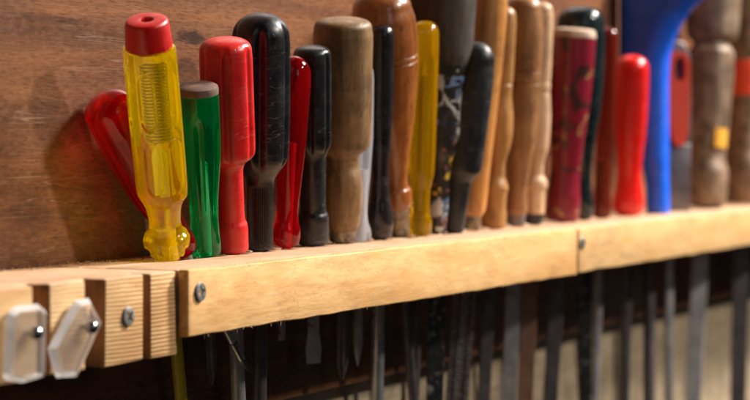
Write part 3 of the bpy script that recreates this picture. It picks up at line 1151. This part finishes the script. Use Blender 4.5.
for i in range(N):
    j = (i + 1) % N
    fc += [(i, j, N + j, N + i), (2 * N + i, 3 * N + i, 3 * N + j, 2 * N + j), (i, 2 * N + i, 2 * N + j, j), (N + i, N + j, 3 * N + j, 3 * N + i)]
mesh_obj('handle', vs, fc, 'orange', root, 40)
pa, pb = at_x(667, 143, XS), at_x(690, 143, XS)
zl = at_x(680, 144, XS).z
prism('blade', [(pa.y - 0.05, 0.0005), (pb.y - 0.05, 0.0005), (pb.y - 0.05, zl), (pa.y - 0.05, zl)], 0.006, 'dark', root,
      lambda u, v, w_: Vector((w_ - 0.003, u, v)), 0.0008, 2)
prism('shank', [(0.0, -0.2), (0.007, -0.2), (0.007, 0.0004), (0.0, 0.0004)], 0.008, 'steel', root,
      lambda u, v, w_: Vector((w_ - 0.004, u + 0.004, v)), 0.0008, 2)
root.rotation_euler.z = math.radians(35)
TOOLS.append((Vector((XS, 0.058, 0)), Vector((0, 0, 1))))

ga = [(664, 205), (664, 60), (668, 46), (677, 39), (687, 42), (693, 56), (694, 120), (692, 205)]
gp = [at_x(x, y, XS) for x, y in ga]
prism('backing', [(p.y - 0.05, max(p.z, 0.0005)) for p in gp], 0.008, 'dark', root,
      lambda u, v, w_: Vector((w_ + 0.0064, u, v)), 0.002, 3)

# 25 old hornbeam mallet-headed handle with a yellow sticker
t = Tool('wood_gouge', (703, 209), (716, -40),
         'thick old wooden handle with a flared head and small yellow orange sticker', 'gouge', TW, rbase=18, tip=4)
t.body([(209, 20), (195, 23), (175, 23.5), (160, 20), (140, 21), (100, 23), (70, 24), (54, 24), (48, 20), (44, 19), (41, 23), (36, 25.5), (10, 26.5), (-20, 26)],
       [('handle', 'w_drift', None)], dome=8, segs=64, wob=0.05)
zs = [t.z(150), t.z(131)]
sv, sf = [], []
for i in range(2):
    for j in range(9):
        a = t.face + math.radians(22 + 5 * j)
        sv += [(22.6 * t.k * math.cos(a), 22.6 * t.k * math.sin(a), zs[i]), (21.6 * t.k * math.cos(a), 21.6 * t.k * math.sin(a), zs[i])]
for j in range(8):
    a, b, c, d = 2 * j, 2 * j + 2, 18 + 2 * j + 2, 18 + 2 * j
    sf += [(a, b, c, d), (a + 1, d + 1, c + 1, b + 1), (a, a + 1, b + 1, b), (d, c, c + 1, d + 1)]
sf += [(0, 18, 19, 1), (16, 17, 35, 34)]
mesh_obj('sticker', sv, sf, 'sticker', t.root, 30)
t.blade(16.1, 6, 440, 'steel', 'flat', 0.1)

# 26 dark handle with an orange collar
t = Tool('wood_gouge', (743, 204), (749, -30),
         'dark brown wooden handle with an orange collar at the end of the row', 'gouge', TW, rbase=16, tip=2)
t.body([(204, 19), (192, 22), (170, 23), (150, 19), (130, 17), (96, 17), (95, 18), (62, 18), (61, 17), (40, 20), (0, 24), (-20, 24)],
       [('handle', 'w_ash', 96), ('collar', 'orange', 61), ('upper_handle', 'w_drift', None)], dome=8, segs=64, wob=0.04)
t.blade(16.1, 6, 440, 'dark', 'flat', 0.1)

# the wood between the holes that the shanks hang in
xs = []
for B, ax in TOOLS:
    x_low = B.x - ax.x / ax.z * (B.z + 0.030)
    xs.append((min(B.x, x_low) - 0.0062, max(B.x, x_low) + 0.0062))
xs.sort()
edge = 0.001
for a, b in xs + [(X_END - 0.3, X_END)]:
    if a - edge > 0.003:
        rk(slab('spacer', edge, a, 0.0507, 0.0653, -0.028, -0.0005, 'rail', None, 0.0004))
    edge = max(edge, b)

# crumbs of sawdust and bark along the back of the block
rng = random.Random(3)
cv, cf = [], []
for i in range(260):
    x = rng.uniform(-0.16, 0.10)
    c = Vector((x, 0.0888 - abs(rng.gauss(0, 0.010)), 0.0002))
    if x > 0 and 0.048 < c.y < 0.067:
        continue
    sz = rng.uniform(0.0004, 0.0013)
    b = len(cv)
    for k in range(5):
        a = k * 1.256 + rng.uniform(-0.4, 0.4)
        cv.append(c + Vector((math.cos(a) * sz * rng.uniform(0.6, 1.8), math.sin(a) * sz * 0.7, 0)))
    cv.append(c + Vector((0, 0, sz * rng.uniform(0.5, 1.0))))
    cf += [(b + k, b + (k + 1) % 5, b + 5) for k in range(5)]
M['crumb'] = plastic('sawdust', (0.16, 0.075, 0.035), 0.9, 0.0)
o = mesh_obj('sawdust', cv, cf, 'crumb', None, 0)
tag(o, 'brown crumbs of sawdust lying on the rack along the wall', 'sawdust', kind='stuff')

# torn fibres along the sawn edges of the battens
def splinters(x0, x1, edges, count, seed):
    rg = random.Random(seed)
    v, f = [], []
    for i in range(count):
        x = rg.uniform(x0, x1)
        y, z, dz = rg.choice(edges)
        y += rg.uniform(-0.0002, 0.0012)
        ln = abs(rg.gauss(0, 0.0011)) + 0.0003
        wd = rg.uniform(0.00008, 0.00025)
        lean = rg.uniform(-0.0016, 0.0016)
        b = len(v)
        v += [(x - wd, y, z), (x + wd, y, z), (x, y + 0.0002, z), (x + lean, y - rg.uniform(-0.0003, 0.0005), z + dz * ln)]
        f += [(b, b + 1, b + 3), (b + 1, b + 2, b + 3), (b + 2, b, b + 3), (b, b + 2, b + 1)]
    o = rk(mesh_obj('splinters', v, f, 'rail', None, 0))
    tag(o, kind='stuff')


splinters(0.0, XJ, [(0.0004, -BAT_H + 0.0006, -1), (0.003, -BAT_H + 0.0006, -1), (0.0006, -0.0008, 1), (0.004, -0.0008, 1)], 420, 5)
splinters(XJ, XJ + 0.6, [(0.0004, -BAT_H + 0.0018, -1), (0.0006, -0.001, 1)], 200, 6)
